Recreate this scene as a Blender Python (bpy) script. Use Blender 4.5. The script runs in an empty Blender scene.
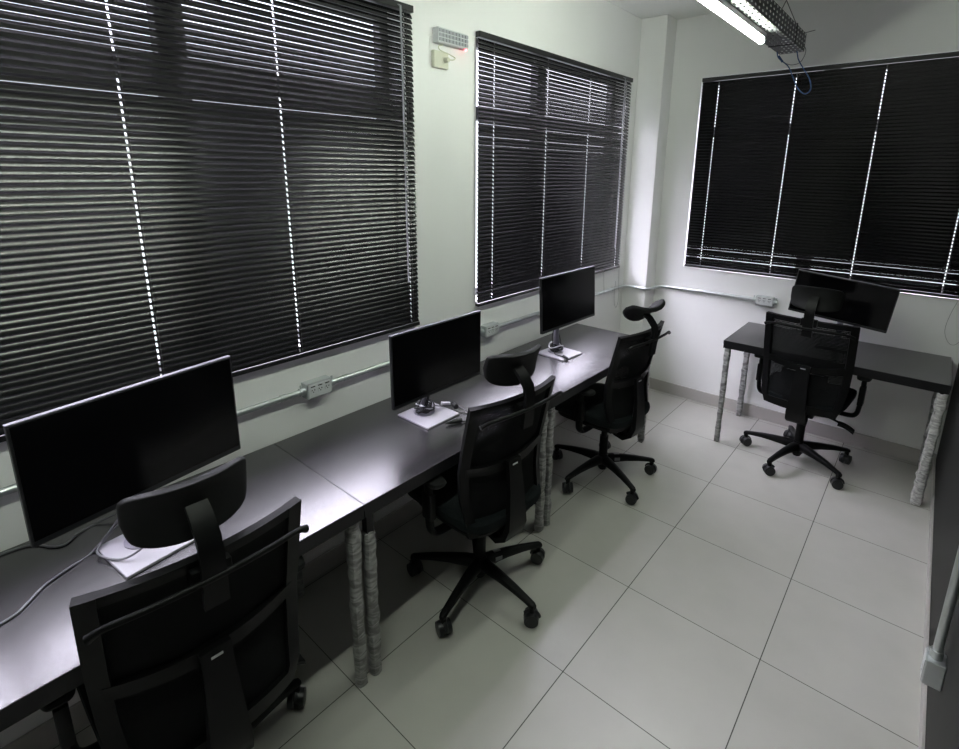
import bpy, bmesh, math, random
from mathutils import Vector, Matrix

D = bpy.data
SC = bpy.context.scene
COL = SC.collection
PI = math.pi

# ------------------------------------------------------------------ camera
cam_d = D.cameras.new('camera')
cam = D.objects.new('camera', cam_d)
COL.objects.link(cam)
SC.camera = cam
YAW, PITCH, ROLL = -0.70971, -0.23708, 0.00873
fw = Vector((math.sin(YAW)*math.cos(PITCH), math.cos(YAW)*math.cos(PITCH), math.sin(PITCH)))
r0 = fw.cross(Vector((0, 0, 1))).normalized()
u0 = r0.cross(fw)
r_ = r0*math.cos(ROLL) + u0*math.sin(ROLL)
u_ = -r0*math.sin(ROLL) + u0*math.cos(ROLL)
m = Matrix((r_, u_, -fw)).transposed().to_4x4()
m.translation = Vector((1.93921, -1.40542, 1.84692))
cam.matrix_world = m
cam_d.sensor_width = 36
cam_d.sensor_fit = 'HORIZONTAL'
cam_d.lens = 36*519.475/959
cam_d.shift_x = (479.5-486.45)/959
cam_d.shift_y = (298.12-374.5)/959
cam_d.clip_start = 0.02

# ------------------------------------------------------------------ world, exposure
SKY = 40.0          # daylight strength
TUBE = 108.0       # ceiling tube strength
SC.view_settings.view_transform = 'Standard'
SC.view_settings.look = 'None'
SC.view_settings.gamma = 1
SC.view_settings.use_curve_mapping = False
SC.view_settings.exposure = 0.0
W = D.worlds.new('sky'); SC.world = W
W.use_nodes = True
nt = W.node_tree; nt.nodes.clear()
wo = nt.nodes.new('ShaderNodeOutputWorld'); bg = nt.nodes.new('ShaderNodeBackground')
tc = nt.nodes.new('ShaderNodeTexCoord'); sp = nt.nodes.new('ShaderNodeSeparateXYZ')
rp = nt.nodes.new('ShaderNodeValToRGB'); mr = nt.nodes.new('ShaderNodeMapRange')
mr.inputs['From Min'].default_value = -1; mr.inputs['From Max'].default_value = 1
cr = rp.color_ramp
cr.elements[0].position = 0.0; cr.elements[0].color = (0.05, 0.05, 0.055, 1)
cr.elements[1].position = 1.0; cr.elements[1].color = (0.90, 0.84, 1.0, 1)
e = cr.elements.new(0.50); e.color = (0.055, 0.055, 0.06, 1)
e = cr.elements.new(0.60); e.color = (0.085, 0.08, 0.095, 1)
e = cr.elements.new(0.67); e.color = (0.20, 0.185, 0.23, 1)
e = cr.elements.new(0.76); e.color = (0.88, 0.80, 0.98, 1)
nt.links.new(tc.outputs['Generated'], sp.inputs[0]); nt.links.new(sp.outputs['Z'], mr.inputs[0])
nt.links.new(mr.outputs[0], rp.inputs[0]); nt.links.new(rp.outputs[0], bg.inputs[0])
bg.inputs[1].default_value = SKY
nt.links.new(bg.outputs[0], wo.inputs[0])

# ------------------------------------------------------------------ materials
def mat(name, col=(0.5, 0.5, 0.5), rough=0.5, metal=0.0, noise=None, bump=None, spec=None, coat=None):
    m = D.materials.new(name); m.use_nodes = True
    t = m.node_tree; b = t.nodes['Principled BSDF']
    b.inputs['Base Color'].default_value = (*col, 1)
    b.inputs['Roughness'].default_value = rough
    b.inputs['Metallic'].default_value = metal
    if spec is not None: b.inputs['Specular IOR Level'].default_value = spec
    if coat: b.inputs['Coat Weight'].default_value = coat[0]; b.inputs['Coat Roughness'].default_value = coat[1]
    if noise:            # (scale, amount)
        n = t.nodes.new('ShaderNodeTexNoise'); n.inputs['Scale'].default_value = noise[0]; n.inputs['Detail'].default_value = 4
        c = t.nodes.new('ShaderNodeTexCoord'); t.links.new(c.outputs['Object'], n.inputs['Vector'])
        r = t.nodes.new('ShaderNodeValToRGB')
        a = noise[1]
        r.color_ramp.elements[0].position = 0.3; r.color_ramp.elements[1].position = 0.7
        r.color_ramp.elements[0].color = (*[max(0, x*(1-a)) for x in col], 1)
        r.color_ramp.elements[1].color = (*[min(1, x*(1+a)) for x in col], 1)
        t.links.new(n.outputs['Fac'], r.inputs[0]); t.links.new(r.outputs[0], b.inputs['Base Color'])
    if bump:             # (scale, strength, distance)
        n = t.nodes.new('ShaderNodeTexNoise'); n.inputs['Scale'].default_value = bump[0]; n.inputs['Detail'].default_value = 5
        c = t.nodes.new('ShaderNodeTexCoord'); t.links.new(c.outputs['Object'], n.inputs['Vector'])
        k = t.nodes.new('ShaderNodeBump'); k.inputs['Strength'].default_value = bump[1]; k.inputs['Distance'].default_value = bump[2]
        t.links.new(n.outputs['Fac'], k.inputs['Height']); t.links.new(k.outputs[0], b.inputs['Normal'])
    return m

M = {}
M['wall'] = mat('white_wall_paint', (0.87, 0.87, 0.86), 0.42, noise=(1.5, 0.02), bump=(60, 0.08, 0.002))
M['ceiling'] = mat('ceiling_paint', (0.87, 0.87, 0.86), 0.8, noise=(1.0, 0.02))
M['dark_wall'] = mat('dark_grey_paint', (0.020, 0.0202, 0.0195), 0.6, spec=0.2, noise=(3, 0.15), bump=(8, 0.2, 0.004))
M['skirting'] = mat('skirting_tile', (0.46, 0.44, 0.42), 0.4, noise=(2, 0.04))
M['slat'] = mat('black_slat_paint', (0.005, 0.005, 0.0055), 0.25, spec=0.5)
M['rail'] = mat('black_rail_paint', (0.012, 0.012, 0.013), 0.35)
M['cord'] = mat('black_cord', (0.02, 0.02, 0.02), 0.7)
M['grey_cord'] = mat('grey_cord', (0.25, 0.25, 0.25), 0.6)
M['wand'] = mat('clear_grey_wand', (0.28, 0.28, 0.30), 0.15, spec=0.8)
M['alu'] = mat('window_aluminium', (0.16, 0.16, 0.165), 0.4, 0.6)
M['desk'] = mat('black_desk_laminate', (0.018, 0.0165, 0.019), 0.27, noise=(40, 0.08), bump=(350, 0.12, 0.0006), spec=1.0, coat=(0.3, 0.26))
M['desk_steel'] = mat('black_desk_steel', (0.006, 0.006, 0.0075), 0.45, spec=0.3)
M['plastic'] = mat('black_chair_plastic', (0.0045, 0.0047, 0.0050), 0.45, bump=(300, 0.1, 0.0004), spec=0.15)
M['fabric'] = mat('dark_seat_fabric', (0.006, 0.0085, 0.0095), 0.9, spec=0.2, noise=(120, 0.25), bump=(400, 0.35, 0.001))
M['leather'] = mat('black_headrest_fabric', (0.0065, 0.0070, 0.0072), 0.6, spec=0.3, bump=(300, 0.3, 0.0008))
M['wheel'] = mat('black_caster_nylon', (0.013, 0.014, 0.016), 0.35)
M['wheel_rim'] = mat('grey_sticker', (0.20, 0.20, 0.21), 0.4)
M['chrome'] = mat('lift_steel', (0.35, 0.35, 0.36), 0.25, 1.0)
M['badge'] = mat('pale_badge', (0.62, 0.62, 0.64), 0.5)
M['screen'] = mat('black_glass_screen', (0.002, 0.002, 0.0025), 0.15, spec=0.2)
M['bezel'] = mat('dark_monitor_shell', (0.012, 0.012, 0.014), 0.32)
M['silver'] = mat('silver_edge', (0.22, 0.21, 0.25), 0.35, 0.3)
M['stand_white'] = mat('white_stand_plate', (0.34, 0.33, 0.36), 0.35)
M['steel'] = mat('galvanised_steel', (0.56, 0.59, 0.59), 0.36, 0.85, noise=(12, 0.06))
M['socket'] = mat('pale_socket_plate', (0.66, 0.68, 0.68), 0.35)
M['hole'] = mat('black_socket_hole', (0.01, 0.01, 0.01), 0.6)
M['cream'] = mat('cream_plastic', (0.66, 0.66, 0.53), 0.4)
M['white_plastic'] = mat('white_lamp_plastic', (0.60, 0.62, 0.63), 0.35)
M['lamp_strip'] = mat('led_strip_plastic', (0.38, 0.40, 0.42), 0.3)
M['white_cable'] = mat('white_cable', (0.62, 0.61, 0.64), 0.4)
M['grey_cable'] = mat('grey_cable', (0.12, 0.12, 0.13), 0.4)
M['black_cable'] = mat('black_cable', (0.012, 0.012, 0.014), 0.35)
M['blue_cable'] = mat('blue_cable', (0.02, 0.07, 0.20), 0.4)

def floor_mat():
    m = D.materials.new('porcelain_floor'); m.use_nodes = True
    t = m.node_tree; b = t.nodes['Principled BSDF']; N = t.nodes.new; L = t.links.new
    g = N('ShaderNodeNewGeometry'); s = N('ShaderNodeSeparateXYZ'); L(g.outputs['Position'], s.inputs[0])
    def edge(out, off, size, gap):
        a = N('ShaderNodeMath'); a.operation = 'SUBTRACT'; a.inputs[1].default_value = off; L(out, a.inputs[0])
        q = N('ShaderNodeMath'); q.operation = 'DIVIDE'; q.inputs[1].default_value = size; L(a.outputs[0], q.inputs[0])
        f = N('ShaderNodeMath'); f.operation = 'FRACT'; L(q.outputs[0], f.inputs[0])
        h = N('ShaderNodeMath'); h.operation = 'SUBTRACT'; h.inputs[1].default_value = 0.5; L(f.outputs[0], h.inputs[0])
        k = N('ShaderNodeMath'); k.operation = 'ABSOLUTE'; L(h.outputs[0], k.inputs[0])
        z = N('ShaderNodeMath'); z.operation = 'GREATER_THAN'; z.inputs[1].default_value = 0.5-gap/size/2; L(k.outputs[0], z.inputs[0])
        fl = N('ShaderNodeMath'); fl.operation = 'FLOOR'; L(q.outputs[0], fl.inputs[0])
        return z.outputs[0], fl.outputs[0]
    ex, ix = edge(s.outputs['X'], 0.5777, 0.555, 0.0036)
    ey, iy = edge(s.outputs['Y'], 0.0, 0.5532, 0.0030)
    mx = N('ShaderNodeMath'); mx.operation = 'MAXIMUM'; L(ex, mx.inputs[0]); L(ey, mx.inputs[1])
    cb = N('ShaderNodeCombineXYZ'); L(ix, cb.inputs[0]); L(iy, cb.inputs[1])
    wn = N('ShaderNodeTexWhiteNoise'); wn.noise_dimensions = '2D'; L(cb.outputs[0], wn.inputs['Vector'])
    ns = N('ShaderNodeTexNoise'); ns.inputs['Scale'].default_value = 6; ns.inputs['Detail'].default_value = 5; L(g.outputs['Position'], ns.inputs['Vector'])
    ad = N('ShaderNodeMath'); ad.operation = 'MULTIPLY_ADD'; ad.inputs[1].default_value = 0.35; L(wn.outputs[0], ad.inputs[0]); L(ns.outputs['Fac'], ad.inputs[2])
    cr = N('ShaderNodeValToRGB'); cr.color_ramp.elements[0].position = 0.3; cr.color_ramp.elements[1].position = 1.0
    cr.color_ramp.elements[0].color = (0.475, 0.468, 0.432, 1); cr.color_ramp.elements[1].color = (0.52, 0.512, 0.475, 1)
    L(ad.outputs[0], cr.inputs[0])
    mix = N('ShaderNodeMix'); mix.data_type = 'RGBA'; L(mx.outputs[0], mix.inputs['Factor']); L(cr.outputs[0], mix.inputs['A'])
    mix.inputs['B'].default_value = (0.07, 0.068, 0.06, 1)
    L(mix.outputs['Result'], b.inputs['Base Color'])
    ro = N('ShaderNodeMapRange'); ro.inputs['To Min'].default_value = 0.26; ro.inputs['To Max'].default_value = 0.8; L(mx.outputs[0], ro.inputs[0])
    L(ro.outputs[0], b.inputs['Roughness'])
    bp = N('ShaderNodeBump'); bp.inputs['Strength'].default_value = 0.3; bp.inputs['Distance'].default_value = 0.001; bp.invert = True
    L(mx.outputs[0], bp.inputs['Height']); L(bp.outputs[0], b.inputs['Normal'])
    return m
M['floor'] = floor_mat()

def glass_mat():
    m = D.materials.new('window_glass'); m.use_nodes = True
    t = m.node_tree; t.nodes.clear()
    o = t.nodes.new('ShaderNodeOutputMaterial'); x = t.nodes.new('ShaderNodeMixShader')
    a = t.nodes.new('ShaderNodeBsdfTransparent'); a.inputs[0].default_value = (0.93, 0.95, 0.94, 1)
    g = t.nodes.new('ShaderNodeBsdfGlossy'); g.inputs['Roughness'].default_value = 0.03
    x.inputs[0].default_value = 0.07
    t.links.new(a.outputs[0], x.inputs[1]); t.links.new(g.outputs[0], x.inputs[2]); t.links.new(x.outputs[0], o.inputs[0])
    return m
M['glass'] = glass_mat()

def mesh_mat():          # woven chair back: fine horizontal open lines
    m = D.materials.new('woven_back_mesh'); m.use_nodes = True
    t = m.node_tree; b = t.nodes['Principled BSDF']; o = t.nodes['Material Output']
    b.inputs['Base Color'].default_value = (0.005, 0.0055, 0.006, 1); b.inputs['Roughness'].default_value = 0.9; b.inputs['Specular IOR Level'].default_value = 0.2
    c = t.nodes.new('ShaderNodeTexCoord'); s = t.nodes.new('ShaderNodeSeparateXYZ'); t.links.new(c.outputs['Object'], s.inputs[0])
    def frac(out, per, thr):
        d = t.nodes.new('ShaderNodeMath'); d.operation = 'DIVIDE'; d.inputs[1].default_value = per; t.links.new(out, d.inputs[0])
        f = t.nodes.new('ShaderNodeMath'); f.operation = 'FRACT'; t.links.new(d.outputs[0], f.inputs[0])
        g = t.nodes.new('ShaderNodeMath'); g.operation = 'LESS_THAN'; g.inputs[1].default_value = thr; t.links.new(f.outputs[0], g.inputs[0])
        return g.outputs[0]
    a1 = frac(s.outputs['Z'], 0.0085, 0.17); a2 = frac(s.outputs['X'], 0.007, 0.8)
    q = t.nodes.new('ShaderNodeMath'); q.operation = 'MULTIPLY'; t.links.new(a1, q.inputs[0]); t.links.new(a2, q.inputs[1])
    tr = t.nodes.new('ShaderNodeBsdfTransparent'); x = t.nodes.new('ShaderNodeMixShader')
    t.links.new(q.outputs[0], x.inputs[0]); t.links.new(b.outputs[0], x.inputs[1]); t.links.new(tr.outputs[0], x.inputs[2])
    t.links.new(x.outputs[0], o.inputs[0])
    return m
M['mesh'] = mesh_mat()

def wrap_mat(name, light, dark, scale):
    m = D.materials.new(name); m.use_nodes = True
    t = m.node_tree; b = t.nodes['Principled BSDF']; b.inputs['Roughness'].default_value = 0.32
    c = t.nodes.new('ShaderNodeTexCoord')
    mp = t.nodes.new('ShaderNodeMapping'); mp.inputs['Scale'].default_value = (0.7, 0.7, 2.0); mp.inputs['Rotation'].default_value = (0.25, 0.2, 0)
    t.links.new(c.outputs['Object'], mp.inputs[0])
    n = t.nodes.new('ShaderNodeTexNoise'); n.inputs['Scale'].default_value = scale; n.inputs['Detail'].default_value = 6; n.inputs['Distortion'].default_value = 1.2
    t.links.new(mp.outputs[0], n.inputs[0])
    r = t.nodes.new('ShaderNodeValToRGB'); r.color_ramp.elements[0].position = 0.40; r.color_ramp.elements[1].position = 0.62
    r.color_ramp.elements[0].color = (*dark, 1); r.color_ramp.elements[1].color = (*light, 1)
    t.links.new(n.outputs['Fac'], r.inputs[0]); t.links.new(r.outputs[0], b.inputs['Base Color'])
    k = t.nodes.new('ShaderNodeBump'); k.inputs['Strength'].default_value = 0.9; k.inputs['Distance'].default_value = 0.006
    t.links.new(n.outputs['Fac'], k.inputs['Height']); t.links.new(k.outputs[0], b.inputs['Normal'])
    return m
M['wrap'] = wrap_mat('crinkled_plastic_wrap', (0.42, 0.42, 0.41), (0.17, 0.17, 0.165), 19)
M['wrap_white'] = wrap_mat('white_foam_wrap', (0.62, 0.62, 0.60), (0.30, 0.30, 0.29), 36)

def tray_mat():          # perforated sheet: rows of punched round holes
    m = D.materials.new('perforated_sheet'); m.use_nodes = True
    t = m.node_tree; b = t.nodes['Principled BSDF']; o = t.nodes['Material Output']
    b.inputs['Base Color'].default_value = (0.13, 0.13, 0.135, 1); b.inputs['Metallic'].default_value = 0.0; b.inputs['Roughness'].default_value = 0.6
    c = t.nodes.new('ShaderNodeTexCoord'); s = t.nodes.new('ShaderNodeSeparateXYZ'); t.links.new(c.outputs['Object'], s.inputs[0])
    ad = t.nodes.new('ShaderNodeMath'); ad.operation = 'ADD'; t.links.new(s.outputs['X'], ad.inputs[0]); t.links.new(s.outputs['Z'], ad.inputs[1])
    def cell(out, per, k):
        d = t.nodes.new('ShaderNodeMath'); d.operation = 'DIVIDE'; d.inputs[1].default_value = per; t.links.new(out, d.inputs[0])
        f = t.nodes.new('ShaderNodeMath'); f.operation = 'FRACT'; t.links.new(d.outputs[0], f.inputs[0])
        g = t.nodes.new('ShaderNodeMath'); g.operation = 'SUBTRACT'; g.inputs[1].default_value = 0.5; t.links.new(f.outputs[0], g.inputs[0])
        p = t.nodes.new('ShaderNodeMath'); p.operation = 'MULTIPLY'; t.links.new(g.outputs[0], p.inputs[0]); t.links.new(g.outputs[0], p.inputs[1])
        z = t.nodes.new('ShaderNodeMath'); z.operation = 'MULTIPLY'; z.inputs[1].default_value = k; t.links.new(p.outputs[0], z.inputs[0])
        return z.outputs[0]
    a = cell(ad.outputs[0], 0.023, 1.0); y = cell(s.outputs['Y'], 0.060, 1.0)
    q = t.nodes.new('ShaderNodeMath'); q.operation = 'ADD'; t.links.new(a, q.inputs[0]); t.links.new(y, q.inputs[1])
    l = t.nodes.new('ShaderNodeMath'); l.operation = 'LESS_THAN'; l.inputs[1].default_value = 0.06; t.links.new(q.outputs[0], l.inputs[0])
    tr = t.nodes.new('ShaderNodeBsdfTransparent'); x = t.nodes.new('ShaderNodeMixShader')
    t.links.new(l.outputs[0], x.inputs[0]); t.links.new(b.outputs[0], x.inputs[1]); t.links.new(tr.outputs[0], x.inputs[2])
    t.links.new(x.outputs[0], o.inputs[0])
    return m
M['tray'] = tray_mat()

def emit(name, col, st):
    m = D.materials.new(name); m.use_nodes = True
    b = m.node_tree.nodes['Principled BSDF']
    b.inputs['Base Color'].default_value = (0.8, 0.8, 0.8, 1)
    b.inputs['Emission Color'].default_value = (*col, 1); b.inputs['Emission Strength'].default_value = st
    return m
M['tube_light'] = emit('lit_tube', (0.91, 1.0, 0.875), TUBE)
M['red_led'] = emit('red_led', (1.0, 0.05, 0.08), 14)

# ------------------------------------------------------------------ geometry helpers
class MB:
    def __init__(s, smooth=False): s.bm = bmesh.new(); s.sm = smooth
    def box(s, c, d, rot=None, bev=0.0):
        b2 = bmesh.new(); bmesh.ops.create_cube(b2, size=1)
        bmesh.ops.scale(b2, vec=d, verts=b2.verts)
        if bev: bmesh.ops.bevel(b2, geom=b2.edges[:], offset=bev, segments=2, affect='EDGES', profile=0.5)
        mt = Matrix.Translation(c) @ (rot.to_4x4() if rot is not None else Matrix())
        b2.transform(mt); s._add(b2); return s
    def lohi(s, a, b, bev=0.0):
        return s.box([(x+y)/2 for x, y in zip(a, b)], [abs(y-x) for x, y in zip(a, b)], None, bev)
    def _add(s, b2):
        me = D.meshes.new('tmp'); b2.to_mesh(me); b2.free(); s.bm.from_mesh(me); D.meshes.remove(me)
    def cyl(s, a, b, r1, r2=None, n=16):
        a = Vector(a); b = Vector(b); r2 = r1 if r2 is None else r2
        b2 = bmesh.new(); bmesh.ops.create_cone(b2, cap_ends=True, segments=n, radius1=r1, radius2=r2, depth=(b-a).length)
        q = Vector((0, 0, 1)).rotation_difference((b-a).normalized())
        b2.transform(Matrix.Translation((a+b)/2) @ q.to_matrix().to_4x4()); s._add(b2); return s
    def tube(s, pts, r, n=8, sub=6, flat=1.0):
        pts = [Vector(p) for p in pts]
        if sub > 1 and len(pts) > 2: pts = catmull(pts, sub)
        rings = []; prev = None
        for i, p in enumerate(pts):
            t = (pts[min(i+1, len(pts)-1)] - pts[max(i-1, 0)]).normalized()
            if prev is None:
                a = t.cross(Vector((0, 0, 1)))
                if a.length < 0.1: a = t.cross(Vector((1, 0, 0)))
                a.normalize()
            else:
                a = (prev - t*prev.dot(t)).normalized()
            prev = a; b = t.cross(a)
            rr = r(i/(len(pts)-1)) if callable(r) else r
            rings.append([s.bm.verts.new(p + a*math.cos(k*2*PI/n)*rr + b*math.sin(k*2*PI/n)*rr*flat) for k in range(n)])
        s._skin(rings); return s
    def _skin(s, rings, cap=True):
        n = len(rings[0])
        for A, B in zip(rings, rings[1:]):
            for k in range(n): s.bm.faces.new((A[k], A[(k+1) % n], B[(k+1) % n], B[k]))
        if cap: s.bm.faces.new(rings[0][::-1]); s.bm.faces.new(rings[-1])
    def loft(s, rings):
        s._skin([[s.bm.verts.new(p) for p in R] for R in rings]); return s
    def slab(s, f, us, vs, th):     # f(u,v) -> (point, normal); closed sheet of thickness th
        F = []; B = []
        for v in vs:
            F.append([]); B.append([])
            for u in us:
                p, n = f(u, v); F[-1].append(s.bm.verts.new(p+n*th/2)); B[-1].append(s.bm.verts.new(p-n*th/2))
        nu, nv = len(us), len(vs)
        for j in range(nv-1):
            for i in range(nu-1):
                s.bm.faces.new((F[j][i], F[j][i+1], F[j+1][i+1], F[j+1][i]))
                s.bm.faces.new((B[j][i], B[j+1][i], B[j+1][i+1], B[j][i+1]))
        for i in range(nu-1):
            s.bm.faces.new((F[0][i], B[0][i], B[0][i+1], F[0][i+1])); s.bm.faces.new((F[-1][i], F[-1][i+1], B[-1][i+1], B[-1][i]))
        for j in range(nv-1):
            s.bm.faces.new((F[j][0], F[j+1][0], B[j+1][0], B[j][0])); s.bm.faces.new((F[j][-1], B[j][-1], B[j+1][-1], F[j+1][-1]))
        return s
    def sell(s, c, a, b, h, e1=0.4, e2=0.4, nu=28, nv=12, warp=None):   # superellipsoid cushion
        pw = lambda x, e: math.copysign(abs(x)**e, x)
        rings = []
        for j in range(1, nv):
            ph = -PI/2 + PI*j/nv
            R = []
            for i in range(nu):
                th = 2*PI*i/nu
                p = Vector((a*pw(math.cos(ph), e1)*pw(math.cos(th), e2), b*pw(math.cos(ph), e1)*pw(math.sin(th), e2), h*pw(math.sin(ph), e1)))
                if warp: p = warp(p)
                R.append(s.bm.verts.new(p + Vector(c)))
            rings.append(R)
        s._skin(rings); return s
    def build(s, name, material, parent=None, loc=None, smooth=None):
        bmesh.ops.recalc_face_normals(s.bm, faces=s.bm.faces[:])
        me = D.meshes.new(name); s.bm.to_mesh(me); s.bm.free()
        me.materials.append(M[material] if isinstance(material, str) else material)
        if smooth if smooth is not None else s.sm:
            for p in me.polygons: p.use_smooth = True
            me.set_sharp_from_angle(angle=math.radians(38))
        o = D.objects.new(name, me); COL.objects.link(o)
        if parent: o.parent = parent
        if loc: o.location = loc
        return o

def catmull(p, n):
    out = []
    q = [p[0]*2-p[1]] + p + [p[-1]*2-p[-2]]
    for i in range(1, len(q)-2):
        for k in range(n):
            t = k/n; a, b, c, d = q[i-1], q[i], q[i+1], q[i+2]
            out.append(0.5*((2*b) + (c-a)*t + (2*a-5*b+4*c-d)*t*t + (3*b-a-3*c+d)*t**3))
    out.append(p[-1]); return out

def lerp(tab, x):
    for (a, b), (c, d) in zip(tab, tab[1:]):
        if x <= c: return b + (d-b)*(x-a)/(c-a)
    return tab[-1][1]

def thing(name, label, cat, loc=(0, 0, 0), rz=0, group=None):
    o = D.objects.new(name, None); COL.objects.link(o); o.empty_display_size = 0.05
    o.location = loc; o.rotation_euler = (0, 0, rz)
    return tag(o, label, cat, group)
def tag(o, label, cat, group=None):
    o['label'] = label; o['category'] = cat
    if group: o['group'] = group
    return o
def struct(o): o['kind'] = 'structure'; return o

# ------------------------------------------------------------------ room
RX, YB, YF, ZC = 2.18, 2.812, -3.3, 2.987
WT = 0.18
struct(MB().lohi((-WT, YF-WT, -0.15), (RX+WT, YB+WT, 0)).build('floor', 'floor'))
struct(MB().lohi((-WT, YF-WT, ZC), (RX+WT, YB+WT, ZC+0.15)).build('ceiling', 'ceiling'))
# openings: left wall two (y0,y1), back wall one (x0,x1)
W1 = (-1.97, 0.268, 1.125, 2.55); W2 = (0.754, 2.494, 1.125, 2.556); W3 = (0.432, 2.14, 1.118, 2.552)
b = MB()
b.lohi((-WT, YF, 0), (0, YB+WT, 1.125)); b.lohi((-WT, YF, 2.556), (0, YB+WT, ZC))
b.lohi((-WT, YF, 1.125), (0, W1[0], 2.556)); b.lohi((-WT, W1[1], 1.125), (0, W2[0], 2.556)); b.lohi((-WT, W2[1], 1.125), (0, YB+WT, 2.556))
struct(b.build('wall_left', 'wall'))
b = MB()
b.lohi((0, YB, 0), (RX+WT, YB+WT, W3[2])); b.lohi((0, YB, W3[3]), (RX+WT, YB+WT, ZC))
b.lohi((0, YB, W3[2]), (W3[0], YB+WT, W3[3])); b.lohi((W3[1], YB, W3[2]), (RX+WT, YB+WT, W3[3]))
struct(b.build('wall_back', 'wall'))
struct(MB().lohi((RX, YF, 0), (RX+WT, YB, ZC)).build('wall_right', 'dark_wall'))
struct(MB().lohi((-WT, YF-WT, 0), (RX+WT, YF, ZC)).build('wall_front', 'wall'))
struct(MB().lohi((0, 2.631, 0), (0.204, YB, ZC), 0.004).build('wall_pillar', 'wall'))
struct(MB().lohi((0, YF, 0), (0.010, 2.631, 0.098), 0.002).build('baseboard_left', 'skirting'))
b = MB(); b.lohi((0.204, YB-0.010, 0), (RX, YB, 0.098), 0.002)
struct(b.build('baseboard_back', 'skirting'))
struct(MB().lohi((0.0, 2.621, 0), (0.214, 2.631, 0.098), 0.002).lohi((0.204, 2.631, 0), (0.214, YB-0.010, 0.098), 0.002).build('baseboard_pillar', 'skirting'))
struct(MB().lohi((RX-0.009, YF, 0), (RX, YB-0.010, 0.062), 0.002).build('baseboard_right', 'skirting'))

def window(name, axis, lo, hi, z0, z1, mulls, trans):
    # frame set near the outer face of the wall; axis 'x' = left wall, 'y' = back wall
    f = MB(); g = MB()
    def bx(mb, a0, a1, c0, c1, d0, d1):
        if axis == 'x': mb.lohi((d0, a0, c0), (d1, a1, c1))
        else: mb.lohi((a0, -d1, c0), (a1, -d0, c1))
    d0, d1 = (-0.16, -0.11) if axis == 'x' else (-(YB+0.16), -(YB+0.11))
    w = 0.045
    bx(f, lo, hi, z0, z0+w, d0, d1); bx(f, lo, hi, z1-w, z1, d0, d1)
    bx(f, lo, lo+w, z0+w, z1-w, d0, d1); bx(f, hi-w, hi, z0+w, z1-w, d0, d1)
    bx(f, lo+w, hi-w, trans-0.035, trans+0.035, d0, d1)
    for q in mulls: bx(f, q-0.045, q+0.045, z0+w, z1-w, d0-0.003, d1+0.003)
    bx(g, lo+w/2, hi-w/2, z0+w/2, z1-w/2, (d0+d1)/2-0.002, (d0+d1)/2+0.002)
    o = struct(f.build(name, 'alu')); g.build('window_pane', 'glass', o)
    return o
window('window_1', 'x', W1[0], W1[1], W1[2], W1[3]+0.006, (-1.35, -0.66,), 2.17)
window('window_2', 'x', W2[0], W2[1], W2[2], W2[3], (1.5,), 2.17)
window('window_3', 'y', W3[0], W3[1], W3[2], W3[3], (1.25,), 2.17)

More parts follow.
